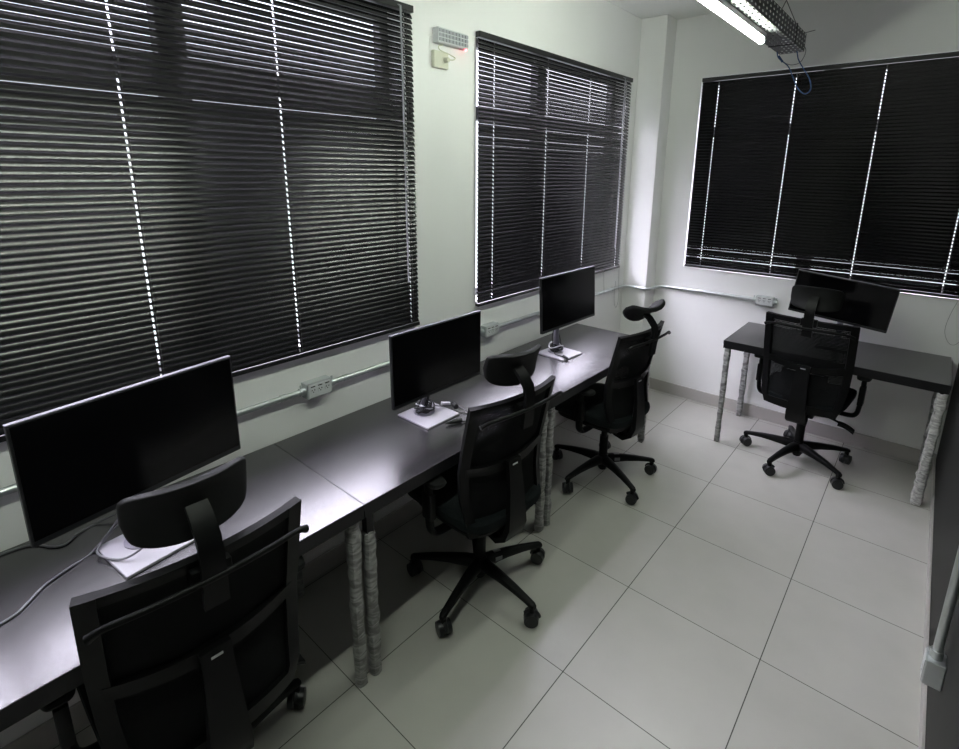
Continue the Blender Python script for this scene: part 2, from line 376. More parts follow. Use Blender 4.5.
# ------------------------------------------------------------------ venetian blinds
TILT = math.radians(64)
def blind(label, L, ladders, ztop, zbot, loc, rz, wand=None, tilt=TILT, bottom_open=0, bracket=False, loops=()):
    """local frame: x along the blind from 0 to L, +y into the room, z absolute"""
    t = thing('venetian_blind', label, 'blind', loc, rz, 'black venetian blinds')
    PITCH_, WID = 0.0218, 0.0255
    MB().lohi((0, -0.016, ztop-0.028), (L, 0.014, ztop), 0.001).build('head_rail', 'rail', t)
    n = int((ztop-0.036-zbot-0.012)/PITCH_)
    sl = MB()
    xs = [0.002]
    for q in sorted(ladders): xs += [q-0.0028, q+0.0028]
    xs.append(L-0.002)
    rnd = random.Random(int(L*1000))
    for k in range(n):
        zc = ztop-0.042-k*PITCH_
        ang = tilt + rnd.uniform(-0.02, 0.02)
        if bottom_open and k > n-1-bottom_open: ang -= math.copysign(0.22*rnd.random(), tilt)
        P = []
        for i in range(9):
            s = (i/8-0.5)*WID; cr = 0.0017*(1-(2*i/8-1)**2)
            y = s*math.cos(ang)+cr*math.sin(ang); z = -s*math.sin(ang)+cr*math.cos(ang)   # room edge low
            ny, nz = math.sin(ang), math.cos(ang)
            P.append((y, z, ny, nz))
        dz = rnd.uniform(-0.0006, 0.0006)
        th = 0.0002
        for a in range(len(xs)-1):
            hole = a % 2 == 1
            for strip in (((0, 2), (6, 8)) if hole else ((0, 8),)):
                idx = range(strip[0], strip[1]+1)
                F = [[sl.bm.verts.new((x, P[i][0]+P[i][2]*th, zc+dz+P[i][1]+P[i][3]*th)) for i in idx] for x in (xs[a], xs[a+1])]
                B = [[sl.bm.verts.new((x, P[i][0]-P[i][2]*th, zc+dz+P[i][1]-P[i][3]*th)) for i in idx] for x in (xs[a], xs[a+1])]
                m_ = len(F[0])
                for i in range(m_-1):
                    sl.bm.faces.new((F[0][i], F[1][i], F[1][i+1], F[0][i+1])); sl.bm.faces.new((B[0][i], B[0][i+1], B[1][i+1], B[1][i]))
                sl.bm.faces.new((F[0][0], B[0][0], B[1][0], F[1][0])); sl.bm.faces.new((F[0][-1], F[1][-1], B[1][-1], B[0][-1]))
    zl = ztop-0.042-(n-1)*PITCH_
    sl.build('slats', 'slat', t, smooth=True)
    MB().lohi((0.002, -0.012, zl-0.030), (L-0.002, 0.012, zl-0.0125), 0.001).build('bottom_rail', 'rail', t)
    for q in ladders:
        MB().tube([(q-0.007, 0.0105, ztop-0.02), (q-0.007, 0.0115, (ztop+zl)/2), (q-0.007, 0.0125, zl-0.017)], 0.0006, 5, 1)\
            .tube([(q+0.007, -0.0105, ztop-0.02), (q+0.007, -0.0115, (ztop+zl)/2), (q+0.007, -0.0125, zl-0.017)], 0.0006, 5, 1).build('ladder_cord', 'cord', t)
    if wand:
        wx, wz = wand
        MB(True).cyl((wx, 0.030, ztop-0.02), (wx, 0.036, wz), 0.0042, n=8).cyl((wx, 0.010, ztop-0.012), (wx, 0.032, ztop-0.022), 0.003, n=6).build('tilt_wand', 'wand', t)
        for dx in (0.05, 0.062):
            MB().tube([(wx+dx-0.09, 0.018, ztop-0.02), (wx+dx-0.09, 0.019, wz-0.1)], 0.0009, 5, 1).build('pull_cord', 'cord', t)
    if bracket:
        MB().lohi((L-0.06, -0.012, ztop-0.036), (L+0.045, 0.016, ztop+0.004), 0.002).build('end_bracket', 'rail', t)
    for pts in loops:
        MB(True).tube(pts, 0.0011, 6, 6).build('pull_cord', 'grey_cord', t)
    return t
# left wall blinds: local x -> world +y is a turn of +90 deg, which sends local +y to world -x; so run them from the far end with -90
def wl(y_end): return (0.008, y_end, 0), -PI/2     # local x = y_end - world y ; local +y = world +x
# blind nearest the camera
y1 = 0.298
loc, rz = wl(y1)
blind('widest black venetian blind, on the left wall above the two nearest desks', y1+2.0, [y1-0.25, y1+0.36, y1+0.87, y1+1.38, y1+1.9], 2.560, 1.083,
      (0.022, y1, 0), rz, wand=(y1-0.21, 1.33), bracket=False)
y2 = 2.488
blind('black venetian blind above the farthest monitor, between the emergency light and the pillar', y2-0.744, [y2-2.41, y2-1.885, y2-1.38, y2-0.875], 2.546, 1.092,
      (0.020, y2, 0), rz, wand=(y2-2.33, 1.28), bottom_open=3,
      loops=[[(y2-2.20, 0.02, 1.12), (y2-2.21, 0.022, 1.02), (y2-2.225, 0.022, 0.93)],
             [(y2-2.452, 0.02, 2.50), (y2-2.455, 0.022, 1.5), (y2-2.456, 0.022, 1.083), (y2-2.48, 0.022, 0.86), (y2-2.455, 0.022, 0.775), (y2-2.42, 0.022, 0.80), (y2-2.40, 0.022, 0.88), (y2-2.41, 0.022, 1.0)]])
# back wall blind: local x -> world -x with a turn of 180 deg, +y -> world -y
x3 = 2.118
blind('black venetian blind on the back wall above the desk that stands alone', x3-0.440, [x3-0.562, x3-1.065, x3-1.555, x3-2.030], 2.546, 1.118,
      (x3, YB-0.004, 0), PI, tilt=-math.radians(70), bottom_open=7,
      loops=[[(0.004, 0.016, 1.12), (0.027, 0.018, 1.02), (0.035, 0.018, 0.92), (0.009, 0.018, 0.85), (-0.022, 0.018, 0.838), (-0.045, 0.018, 0.88), (-0.050, 0.018, 1.0)]])

# ------------------------------------------------------------------ desks
def wrap_leg(h, r, seed, loose=0.004, lean=(0, 0)):
    rnd = random.Random(seed); rings = []
    n = 14; N = 26
    jag = [rnd.uniform(-1, 1) for _ in range(n)]
    for j in range(N+1):
        f = j/N; z = 0.004 + f*h; R = []
        rr = r + rnd.uniform(-loose, loose) + (0.004 if 0.86 < f < 0.95 else 0)
        if j == N: rr = r+0.001
        for k in range(n):
            a = 2*PI*k/n + f*2.2
            sq = 1/max(abs(math.cos(a-f*2.2)), abs(math.sin(a-f*2.2)))
            q = rr*(0.55+0.45*sq) + rnd.uniform(-1, 1)*loose*0.55
            z2 = z + (jag[k]*0.010 if j == N else 0)
            R.append(Vector((math.cos(a-f*2.2)*q + lean[0]*(1-f), math.sin(a-f*2.2)*q + lean[1]*(1-f), z2)))
        rings.append(R)
    m = MB(True); m.loft(rings); return m

def desk(label, lx, ly, rz, loc, legs, top=0.752, group=None, open_side='y'):
    """local: x 0..lx, y 0..ly"""
    t = thing('office_desk', label, 'desk', loc, rz, group)
    MB().lohi((0, 0, top-0.025), (lx, ly, top), 0.0015).build('desktop', 'desk', t)
    MB().lohi((-0.0006, -0.0006, top-0.0245), (lx+0.0006, 0.0, top-0.0006)).lohi((-0.0006, ly, top-0.0245), (lx+0.0006, ly+0.0006, top-0.0006)).lohi((-0.0006, 0, top-0.0245), (0, ly, top-0.0006)).lohi((lx, 0, top-0.0245), (lx+0.0006, ly, top-0.0006)).build('edge_band', 'desk_steel', t)
    a = 0.028
    f = MB()
    f.lohi((0.001, 0.001, top-a-0.025), (lx-0.001, 0.031, top-0.025)); f.lohi((0.001, ly-0.031, top-a-0.025), (lx-0.001, ly-0.001, top-0.025))
    f.lohi((0.001, 0.031, top-a-0.025), (0.031, ly-0.031, top-0.025)); f.lohi((lx-0.031, 0.031, top-a-0.025), (lx-0.001, ly-0.031, top-0.025))
    f.build('steel_frame', 'desk_steel', t)
    for i, (x, y, hw, r, ms, loose, lean) in enumerate(legs):
        lb = MB(); s = min(0.66*r, 0.0175); q = top-a-0.025
        lb.loft([[Vector((x+lean[0]+sx*s, y+lean[1]+sy*s, 0)) for sx, sy in ((-1, -1), (1, -1), (1, 1), (-1, 1))],
                 [Vector((x+sx*s, y+sy*s, q)) for sx, sy in ((-1, -1), (1, -1), (1, 1), (-1, 1))]])
        l = lb.build('leg', 'desk_steel', t)
        w = wrap_leg(hw, r, 10+i*7+int(lx*100), loose, lean).build('plastic_wrap', ms, l, loc=(x, y, 0))
        w['label'] = 'crinkled protective wrap'
    return t
RW = 0.0215
DL = 0.614
g3 = 'black desks in the row under the left wall windows'
def row_desk(label, y0, y1, hts):
    L = y1-y0
    lg = [(0.031, DL-0.031, hts[0], RW, 'wrap', 0.0028, (0, 0)), (L-0.031, DL-0.031, hts[1], RW, 'wrap', 0.0028, (0, 0)),
          (0.031, 0.035, 0.68, RW, 'wrap', 0.0028, (0, 0)), (L-0.031, 0.035, 0.68, RW, 'wrap', 0.0028, (0, 0))]
    # local x -> world -y , local y -> world +x  (turn by -90)
    return desk(label, L, DL, -PI/2, (0.0115, y1, 0), lg, group=g3)
row_desk('black desk nearest the camera along the left wall, carrying the largest-looking monitor', -1.72, -0.5015, (0.690, 0.69))
row_desk('middle black desk of the row along the left wall, between two leg pairs', -0.4995, 0.634, (0.69, 0.612))
row_desk('farthest black desk of the row along the left wall, reaching towards the corner pillar', 0.636, 1.885, (0.69, 0.690))
desk('black desk standing alone against the back wall below the blind', 1.168, 0.605, 0, (0.972, 2.195, 0),
     [(0.025, 0.028, 0.70, 0.018, 'wrap', 0.0015, (0, 0)), (0.025, 0.565, 0.70, 0.021, 'wrap', 0.0028, (0, 0)),
      (1.143, 0.030, 0.692, 0.0255, 'wrap_white', 0.0045, (-0.012, 0.01)), (1.143, 0.565, 0.70, 0.021, 'wrap', 0.0028, (0, 0))], top=0.756)

# ------------------------------------------------------------------ monitors
def monitor(label, base_xy, base_rz, scr, scr_rz, zc, W_=0.545, H_=0.316, tilt=0.0, plate='stand_white', bx=0.20, by=0.205):
    """base_xy = centre of the foot plate; scr = centre of the display; displays face local -y"""
    t = thing('computer_monitor', label, 'monitor', (base_xy[0], base_xy[1], 0.752 if base_xy[1] < 2 else 0.756), base_rz)
    z0 = t.location.z; t['group'] = 'computer monitors on the desks'
    p = MB(); p.box((0, 0, 0.0045), (bx, by, 0.009), None, 0.0025); o = p.build('stand_plate', plate, t); o['label'] = 'pale flat foot plate'
    MB().lohi((-bx/2+0.001, -by/2+0.001, 0), (bx/2-0.001, by/2-0.001, 0.0018)).build('foot_pad', 'bezel', t)
    R = Matrix.Rotation(-base_rz, 3, 'Z')
    c = R @ Vector((scr[0]-base_xy[0], scr[1]-base_xy[1], 0)); c.z = zc-z0
    # neck
    nb = MB(True); nb.cyl((0, 0.03, 0.009), (0, 0.03, 0.012), 0.05, n=24); nb.cyl((0, 0.03, 0.012), (0, 0.03, c.z+0.03), 0.017, n=16)
    n_ = nb.build('stand_neck', 'silver', t)
    MB().lohi((-0.022, 0.018, c.z-0.04), (0.022, 0.046, c.z+0.04), 0.003).build('height_bracket', 'bezel', t)
    q = Matrix.Rotation(scr_rz-base_rz, 3, 'Z') @ Matrix.Rotation(-tilt, 3, 'X')
    arm = MB(); back = c + q @ Vector((0, 0.030, 0))
    arm.tube([(0, 0.03, c.z), tuple(back)], 0.018, 10, 1); arm.build('tilt_arm', 'bezel', t)
    d = MB(); d.box((0, 0.006, 0), (W_, 0.016, H_), None, 0.003); d.box((0, 0.020, -0.02), (W_*0.62, 0.022, H_*0.62), None, 0.006)
    do = d.build('display_shell', 'bezel', t)
    do.location = c; do.rotation_euler = q.to_euler()
    s = MB(); s.lohi((-W_/2+0.006, -0.0032, -H_/2+0.016), (W_/2-0.006, -0.0018, H_/2-0.006)); s.build('screen', 'screen', do)
    e_ = MB(); e_.lohi((-W_/2, 0.0005, H_/2-0.0005), (W_/2, 0.0135, H_/2+0.0015)); eo = e_.build('top_edge', 'silver', do)
    MB().lohi((-W_/2+0.003, -0.0028, -H_/2+0.001), (W_/2-0.003, -0.0016, -H_/2+0.015)).build('lower_bezel', 'bezel', do)
    return t
# screens face +x  => local -y -> world +x : turn of +90
monitor('switched-off monitor nearest the camera, its pale foot half hidden by a chair headrest', (0.30, -1.045), PI/2+0.12, (0.372, -1.030), PI/2+0.17, 1.119, tilt=0.0, W_=0.550, H_=0.320)
monitor('switched-off monitor on the middle desk of the left row, black cables bunched at its foot', (0.300, 0.10), PI/2, (0.372, 0.108), PI/2, 1.052, W_=0.540, H_=0.318)
monitor('switched-off monitor on the farthest desk of the left row, below the second window', (0.285, 1.225), PI/2-0.06, (0.368, 1.180), PI/2-0.03, 1.128, W_=0.560, H_=0.316, tilt=0.06)
monitor('black monitor on the desk against the back wall, behind a headrest', (1.565, 2.56), 0, (1.562, 2.43), -0.0, 1.090, W_=0.535, H_=0.275, plate='bezel')
D.objects['computer_monitor.003'].children[0]['label'] = 'black flat foot plate'
for ch in D.objects['computer_monitor.003'].children:
    if ch.name.startswith('display_shell'): ch.rotation_euler.y = 0.10

# ------------------------------------------------------------------ chairs
YBK = [(0.42, -0.215), (0.50, -0.220), (0.60, -0.198), (0.72, -0.200), (0.85, -0.228), (1.04, -0.272)]
WBK = [(0.42, 0.192), (0.50, 0.216), (0.62, 0.232), (0.80, 0.238), (1.04, 0.238)]
ZT = 1.015
def back_pt(u, z, off=0.0):
    w = lerp(WBK, z); y = lerp(YBK, z) + 0.042*u*u
    n = Vector((-0.35*u, 1, 0.2 if z > 0.72 else 0.0)).normalized()
    return Vector((u*w, y, z)) + n*off, n
def fr(a, b, n): return [a+(b-a)*i/n for i in range(n+1)]

def make_chair():
    t = thing('office_chair', '', 'chair')
    # five-star base, hub, casters as its pieces
    bs = MB(True)
    bs.cyl((0, 0, 0.070), (0, 0, 0.150), 0.034, 0.030, 24)
    bs.cyl((0, 0, 0.045), (0, 0, 0.070), 0.022, 0.034, 16)
    for k in range(5):
        a = 2*PI*k/5; c, s_ = math.cos(a), math.sin(a); rings = []
        for r, z, w, h in [(0.015, 0.112, 0.026, 0.030), (0.06, 0.117, 0.025, 0.027), (0.14, 0.116, 0.021, 0.021), (0.22, 0.110, 0.0180, 0.016), (0.285, 0.101, 0.0155, 0.0125), (0.318, 0.095, 0.0150, 0.012), (0.329, 0.091, 0.011, 0.010)]:
            R = []
            for q in range(12):
                b_ = 2*PI*q/12; pw = lambda x: math.copysign(abs(x)**0.65, x)
                lx, lz = pw(math.cos(b_))*w, pw(math.sin(b_))*h
                R.append(Vector((r*c - lx*s_, r*s_ + lx*c, z+lz)))
            rings.append(R)
        bs.loft(rings)
        bs.cyl((c*0.314, s_*0.314, 0.060), (c*0.314, s_*0.314, 0.098), 0.013, 0.0135, n=12)
    bo = bs.build('five_star_base', 'plastic', t)
    a = 2*PI/5
    R_ = Matrix.Rotation(a, 3, 'Z')
    sk = MB(); sk.box(R_ @ Vector((0.085, -0.0245, 0.118)), (0.034, 0.0014, 0.020), R_); sk.box(R_ @ Vector((0.085, 0.0, 0.1447)), (0.034, 0.018, 0.0012), R_)
    so = sk.build('base_sticker', 'wheel_rim', bo); so['label'] = 'small grey sticker'
    for k in range(5):
        a = 2*PI*k/5
        cb = MB(True)
        for sx in (-1, 1):
            cb.cyl((0, sx*0.007, -0.0), (0, sx*0.027, -0.0), 0.0325, 0.0300, 28)
            cb.cyl((0, sx*0.027, 0), (0, sx*0.0285, 0), 0.021, n=20)
        # hood and stem
        cb.cyl((0, -0.0065, 0), (0, 0.0065, 0), 0.021, n=16)
        hood = []
        for j in range(9):
            an = PI*0.05 + PI*0.75*j/8; hood.append((math.cos(an)*0.034, 0, math.sin(an)*0.034))
        cb.tube(hood, 0.008, 8, 1)
        cb.cyl((0, 0, 0.018), (0, 0, 0.040), 0.009, n=10)
        co = cb.build('caster', 'wheel', bo)
        co.location = (math.cos(a)*0.312, math.sin(a)*0.312, 0.0325)
        co.rotation_euler = (0, 0, a*2.3+0.7)
        co['label'] = 'twin-wheel swivel caster'
    g = MB(True); g.cyl((0, 0, 0.14), (0, 0, 0.27), 0.026, n=20); g.cyl((0, 0, 0.27), (0, 0, 0.36), 0.019, n=20); g.build('gas_lift', 'plastic', t)
    MB().box((0, -0.01, 0.375), (0.15, 0.22, 0.045), None, 0.012).box((0, -0.12, 0.385), (0.085, 0.16, 0.035), None, 0.01).build('tilt_mechanism', 'plastic', t)
    lv = MB(True); lv.tube([(0.06, -0.02, 0.375), (0.16, -0.04, 0.365), (0.225, -0.055, 0.352)], 0.007, 8, 4)
    lv.slab(lambda u, v: (Vector((0.20+0.085*u, -0.055+0.028*v, 0.352-0.010*u*u*3)), Vector((0, 0, 1))), fr(0, 1, 6), fr(-1, 1, 3), 0.012)
    lv.build('tilt_lever', 'plastic', t)
    # seat
    def wseat(p):
        f = (p.y+0.24)/0.48
        return Vector((p.x*(1-0.10*(1-f)), p.y, p.z + 0.012*(p.x/0.25)**2 - 0.03*max(0, f-0.75)**2*10 + 0.004))
    MB(True).sell((0, 0.035, 0.468), 0.252, 0.245, 0.034, 0.45, 0.38, 40, 14, wseat).build('seat', 'fabric', t)
    MB(True).sell((0, 0.03, 0.424), 0.225, 0.215, 0.024, 0.4, 0.4, 32, 8, wseat).build('seat_pan', 'plastic', t)
    # arms
    for sx in (-1, 1):
        ab = MB(True)
        ab.tube([(sx*0.12, 0.0, 0.402), (sx*0.235, 0.0, 0.402), (sx*0.272, 0.0, 0.42), (sx*0.282, 0.0, 0.47), (sx*0.284, 0.0, 0.56), (sx*0.284, 0.0, 0.660)], 0.024, 10, 5, 0.55)
        ab.box((sx*0.284, 0, 0.545), (0.030, 0.058, 0.12), None, 0.006)
        ar = ab.build('armrest', 'plastic', t)
        MB(True).sell((sx*0.284, 0.03, 0.672), 0.038, 0.120, 0.014, 0.5, 0.5, 28, 8).build('arm_pad', 'leather', ar)
    # back frame
    bf = MB(True); TH = 0.022
    zs = fr(0.425, ZT, 16)
    for sx in (-1, 1):
        bf.slab(lambda u, z: back_pt(sx*(1-0.165*u), z), [0, 0.25, 0.75, 1], zs, TH)
    us = fr(-0.9, 0.9, 14)
    bf.slab(lambda u, v: back_pt(u, ZT-0.028*v), us, [0, 0.4, 1], TH*0.9)
    bf.slab(lambda u, v: back_pt(u, 0.425+0.050*v), us, [0, 0.5, 1], TH)
    bf.slab(lambda u, v: back_pt(u, 0.676+0.042*v+0.030*u*u+0.004, -0.004), us, [0, 0.5, 1], TH*0.8)
    bf.build('back_frame', 'plastic', t)
    MB(True).slab(lambda u, z: back_pt(u, z, 0.004), fr(-0.86, 0.86, 16), fr(0.45, ZT-0.01, 16), 0.0016).build('back_mesh', 'mesh', t)
    # lumbar support in front of the lower opening
    MB(True).slab(lambda u, v: back_pt(u, 0.585+0.075*v+0.02*u*u, 0.022), fr(-0.55, 0.55, 12), fr(0, 1, 4), 0.012)\
        .slab(lambda u, v: back_pt(u, 0.545+0.05*v, 0.020), fr(-0.42, -0.25, 3), fr(0, 1, 2), 0.010)\
        .slab(lambda u, v: back_pt(u, 0.545+0.05*v, 0.020), fr(0.25, 0.42, 3), fr(0, 1, 2), 0.010).build('lumbar_support', 'plastic', t)
    # spine
    spz = [(0.724, -0.222, 0.036), (0.68, -0.228, 0.036), (0.60, -0.240, 0.040), (0.50, -0.242, 0.046), (0.43, -0.245, 0.052), (0.375, -0.225, 0.055), (0.345, -0.180, 0.055), (0.355, -0.12, 0.05)]
    rings = []
    for i, (z, y, w) in enumerate(spz):
        a = spz[max(i-1, 0)]; c_ = spz[min(i+1, len(spz)-1)]
        tt = Vector((0, c_[1]-a[1], c_[0]-a[0])).normalized(); nn = Vector((0, -tt.z, tt.y))
        hh = 0.011 if i < 3 else 0.016
        rings.append([Vector((sx*w*q, y, z)) + nn*sn*hh for sx, sn, q in ((-1, -1, 1), (1, -1, 1), (1.0, 0.6, 1), (0.8, 1, 1), (-0.8, 1, 1), (-1, 0.6, 1))])
    MB(True).loft(rings).build('back_spine', 'plastic', t)
    bd = MB(); bd.box((0, -0.2365, 0.706), (0.027, 0.002, 0.006), None); o = bd.build('badge', 'badge', t); o['label'] = 'small pale printed badge'
    # coat hanger behind the top of the back
    hp = [(-0.228, -0.275, 0.955), (-0.20, -0.285, 0.968), (-0.12, -0.300, 0.972), (0, -0.305, 0.972), (0.12, -0.300, 0.972), (0.20, -0.285, 0.968), (0.228, -0.275, 0.955)]
    MB(True).tube(hp, lambda f: 0.0075+0.003*abs(2*f-1)**6, 10, 5).build('coat_hanger', 'plastic', t)
    # headrest
    st = MB(True)
    sp_ = [(-0.292, 0.925, 0.027), (-0.300, 1.00, 0.026), (-0.302, 1.06, 0.025), (-0.293, 1.095, 0.025), (-0.262, 1.132, 0.024), (-0.235, 1.152, 0.023)]
    rings = []
    for i, (y, z, w) in enumerate(sp_):
        a = sp_[max(i-1, 0)]; c_ = sp_[min(i+1, len(sp_)-1)]
        tt = Vector((0, c_[0]-a[0], c_[1]-a[1])).normalized(); nn = Vector((0, -tt.z, tt.y))
        rings.append([Vector((sx*w, y, z)) + nn*sn*0.007 for sx, sn in ((-1, -1), (1, -1), (1, 1), (-1, 1))])
    st.loft(rings)
    st.box((0, -0.276, 1.005), (0.085, 0.035, 0.042), None, 0.006)
    st.build('headrest_stem', 'plastic', t)
    def whr(p):
        x, z = p.x/0.128, p.z/0.062
        sc = 1-0.045*max(0, -z)
        return Vector((p.x*sc, p.y + 0.040*x*x - 0.012*z*z, p.z + 0.010*x*x*(1 if z < 0 else -0.4)))
    hr = MB(True); hr.sell((0, 0.020, 0.0), 0.134, 0.015, 0.070, 0.28, 0.40, 48, 16, whr)
    hr.build('headrest', 'leather', t, loc=(0, -0.234, 1.138))
    return t

chair0 = make_chair()
def copy_tree(o, parent=None):
    c = o.copy(); COL.objects.link(c); c.parent = parent
    for ch in list(o.children): copy_tree(ch, c)
    return c
def put_chair(first, label, x, y, facing_deg, base_deg, hr_tilt=0.0, hr_yaw=0.0, dz=0.0, by=0.0, hz=0.0, hx=0.0):
    c = chair0 if first else copy_tree(chair0)
    c.location = (x, y, 0); rz = math.radians(facing_deg-90); c.rotation_euler = (0, 0, rz)
    c['label'] = label
    c['group'] = 'black mesh office chairs with headrests'
    for ch in c.children:
        if ch.name.startswith('five_star'): ch.rotation_euler = (0, 0, math.radians(base_deg)-rz)
        if ch.name.startswith('headrest') and 'stem' not in ch.name: ch.rotation_euler = (hr_tilt, 0, hr_yaw)
        if ch.name.split('.')[0] in ('back_frame', 'back_mesh', 'lumbar_support', 'back_spine', 'badge', 'coat_hanger', 'headrest_stem', 'headrest'): ch.location.y += by
        if ch.name.split('.')[0] in ('headrest_stem', 'headrest'): ch.location.z += hz
        if ch.name.split('.')[0] == 'headrest': ch.location.x += hx
        if dz and not ch.name.startswith('five_star') and not ch.name.startswith('gas'): ch.location.z += dz
    return c
others = [put_chair(False, 'black mesh-back office chair at the middle desk of the left row', 0.602, 0.123, 174.2, -5, 0.25, -0.12, by=0.032, hz=-0.034, hx=0.022),
          put_chair(False, 'black mesh-back office chair at the farthest desk of the left row, headrest tipped flat', 0.588, 1.300, 175.5, -29, 0.95, -0.15, -0.012, by=0.028, hx=0.02, hz=-0.047),
          put_chair(False, 'black mesh-back office chair at the desk against the back wall', 1.478, 2.302, 88, 36, -0.1, 0, 0.01)]
put_chair(True, 'black mesh-back office chair nearest the camera, cut off by the bottom of the view', 0.540, -1.040, 177.0, 99, 0.05, 0, 0, by=-0.012, hz=-0.030)

# ------------------------------------------------------------------ conduits and outlets
def outlet_box(label, loc, rz, name='power_outlet_box', metal='steel'):
    t = thing(name, label, 'outlet', loc, rz, 'triple outlet boxes on the conduit')
    # local: x along the wall, +y out of the wall, z up; origin on the wall behind the box centre
    b = MB(); b.lohi((-0.060, 0, -0.034), (0.060, 0.048, 0.034), 0.003); b.build('box_body', metal, t)
    MB().lohi((-0.054, 0.048, -0.029), (0.054, 0.051, 0.029), 0.001).build('face_plate', 'socket', t)
    for k in (-1, 0, 1):
        s = MB(); x = k*0.034
        pts = [Vector((x+0.0135*math.cos(a), 0.0512, -0.001+0.017*math.sin(a))) for a in [2*PI*i/6+PI/6 for i in range(6)]]
        s.loft([pts, [p+Vector((0, 0.0022, 0)) for p in pts]]); so = s.build('socket_insert', 'socket', t)
        h = MB()
        for hx, hz in ((-0.006, 0.0045), (0.006, 0.0045), (0, -0.004)):
            h.cyl((x+hx, 0.0533, hz), (x+hx, 0.0538, hz), 0.0028, n=8)
        h.lohi((x-0.010, 0.0512, 0.0175), (x+0.010, 0.0530, 0.0215))
        h.build('pin_hole', 'hole', so)
    for sx in (-1, 1):
        MB(True).cyl((sx*0.060, 0.024, 0), (sx*0.082, 0.024, 0), 0.0165, n=14).cyl((sx*0.074, 0.024, 0.012), (sx*0.074, 0.024, 0.030), 0.005, n=8).build('pipe_coupling', metal, t)
    return t
CZ = 0.940
outlet_box('triple power outlet box on the conduit between the nearest and middle monitors', (0.0, -0.295, CZ), -PI/2)
outlet_box('triple power outlet box on the conduit just right of the middle monitor', (0.0, 0.853, CZ), -PI/2)
outlet_box('triple power outlet box on the back wall left of the lone monitor', (1.065, YB, CZ), PI)
PR = 0.0125
def pipe(label, pts, straps=(), sub=1):
    t = thing('wall_conduit', label, 'conduit')
    b = MB(True).tube(pts, PR, 12, sub).build('pipe', 'steel', t)
    for (p, d) in straps:
        a = Vector(p); d = Vector(d)
        MB(True).cyl(a-d*0.012, a+d*0.012, PR+0.0025, n=14).build('pipe_clamp', 'steel', t)
    return t
pipe('galvanised conduit behind the nearest monitor, ending at the left outlet box', [(0.024, -2.3, CZ), (0.024, -0.377, CZ)], [((0.024, -0.45, CZ), (0, 1, 0))])
pipe('galvanised conduit passing behind the middle monitor, joining two outlet boxes', [(0.024, -0.213, CZ), (0.024, 0.771, CZ)], [((0.024, -0.15, CZ), (0, 1, 0))])
pipe('galvanised conduit behind the farthest monitor, bending round the pillar to the back wall outlet',
     [(0.024, 0.935, CZ), (0.024, 1.6, CZ), (0.024, 2.3, CZ-0.006), (0.024, 2.50, CZ-0.008), (0.035, 2.575, CZ-0.008), (0.075, 2.607, CZ-0.008), (0.13, 2.607, CZ-0.008), (0.19, 2.607, CZ-0.010),
      (0.235, 2.625, CZ-0.010), (0.240, 2.70, CZ-0.010), (0.262, 2.77, CZ-0.008), (0.33, 2.788, CZ-0.005), (0.45, 2.788, CZ-0.003), (0.7, 2.788, CZ), (0.983, 2.788, CZ)],
     [((0.024, 2.40, CZ-0.007), (0, 1, 0)), ((0.45, 2.788, CZ-0.003), (1, 0, 0)), ((0.135, 2.607, CZ-0.008), (1, 0, 0))], sub=4)

# right wall: drop conduit and its junction box
t = thing('junction_box', 'small metal outlet box low on the dark right wall at the frame edge', 'outlet', (RX, 0.520, 0.340), PI/2)
MB().lohi((-0.033, 0, -0.044), (0.033, 0.048, 0.044), 0.003).build('box_body', 'steel', t)
MB().lohi((-0.029, 0.048, -0.040), (0.029, 0.051, 0.040), 0.001).build('face_plate', 'socket', t)
MB(True).cyl((0, 0.0525, -0.008), (0, 0.051, -0.008), 0.015, n=20).build('socket_insert', 'socket', t)
MB(True).cyl((0, 0.026, 0.044), (0, 0.026, 0.072), 0.017, n=14).cyl((0.02, 0.040, 0.044), (0.02, 0.040, 0.055), 0.006, n=8).build('pipe_coupling', 'steel', t)
t = thing('wall_conduit', 'vertical conduit on the dark right wall, dropping into the low outlet box', 'conduit')
MB(True).tube([(RX-0.026, 0.52, 0.405), (RX-0.026, 0.52, ZC)], 0.0125, 12, 1).build('pipe', 'steel', t)
MB(True).cyl((RX-0.026, 0.52, 1.0), (RX-0.026, 0.52, 1.03), 0.016, n=12).build('pipe_clamp', 'steel', t)

# emergency light and the socket below it
t = thing('emergency_light', 'white emergency light with a red indicator, high on the left wall between the blinds', 'lamp', (0, 0.550, 2.474), -PI/2)
MB().lohi((-0.104, 0, -0.034), (0.104, 0.038, 0.034), 0.005).build('lamp_body', 'white_plastic', t)
lb = MB()
for i in range(9):
    for j in range(3): lb.lohi((-0.098+i*0.0222, 0.038, -0.026+j*0.019), (-0.081+i*0.0222, 0.0425, -0.012+j*0.019))
lb.build('led_panel', 'lamp_strip', t)
MB(True).cyl((-0.090, 0.030, -0.034), (-0.090, 0.034, -0.039), 0.0055, n=12).build('red_indicator', 'red_led', t)
t = thing('wall_socket', 'square cream wall socket under the emergency light', 'socket', (0, 0.482, 2.370), -PI/2)
MB().lohi((-0.048, 0, -0.038), (0.048, 0.022, 0.038), 0.004).build('socket_plate', 'cream', t)
MB(True).cyl((-0.02, 0.022, 0), (-0.02, 0.0245, 0), 0.019, n=20).build('socket_face', 'cream', t)
t = thing('power_plug', 'cream plug and thin lead linking the emergency light to the wall socket', 'plug')
MB(True).cyl((0.0246, 0.502, 2.370), (0.048, 0.504, 2.370), 0.0135, 0.010, 14).build('plug_body', 'cream', t)
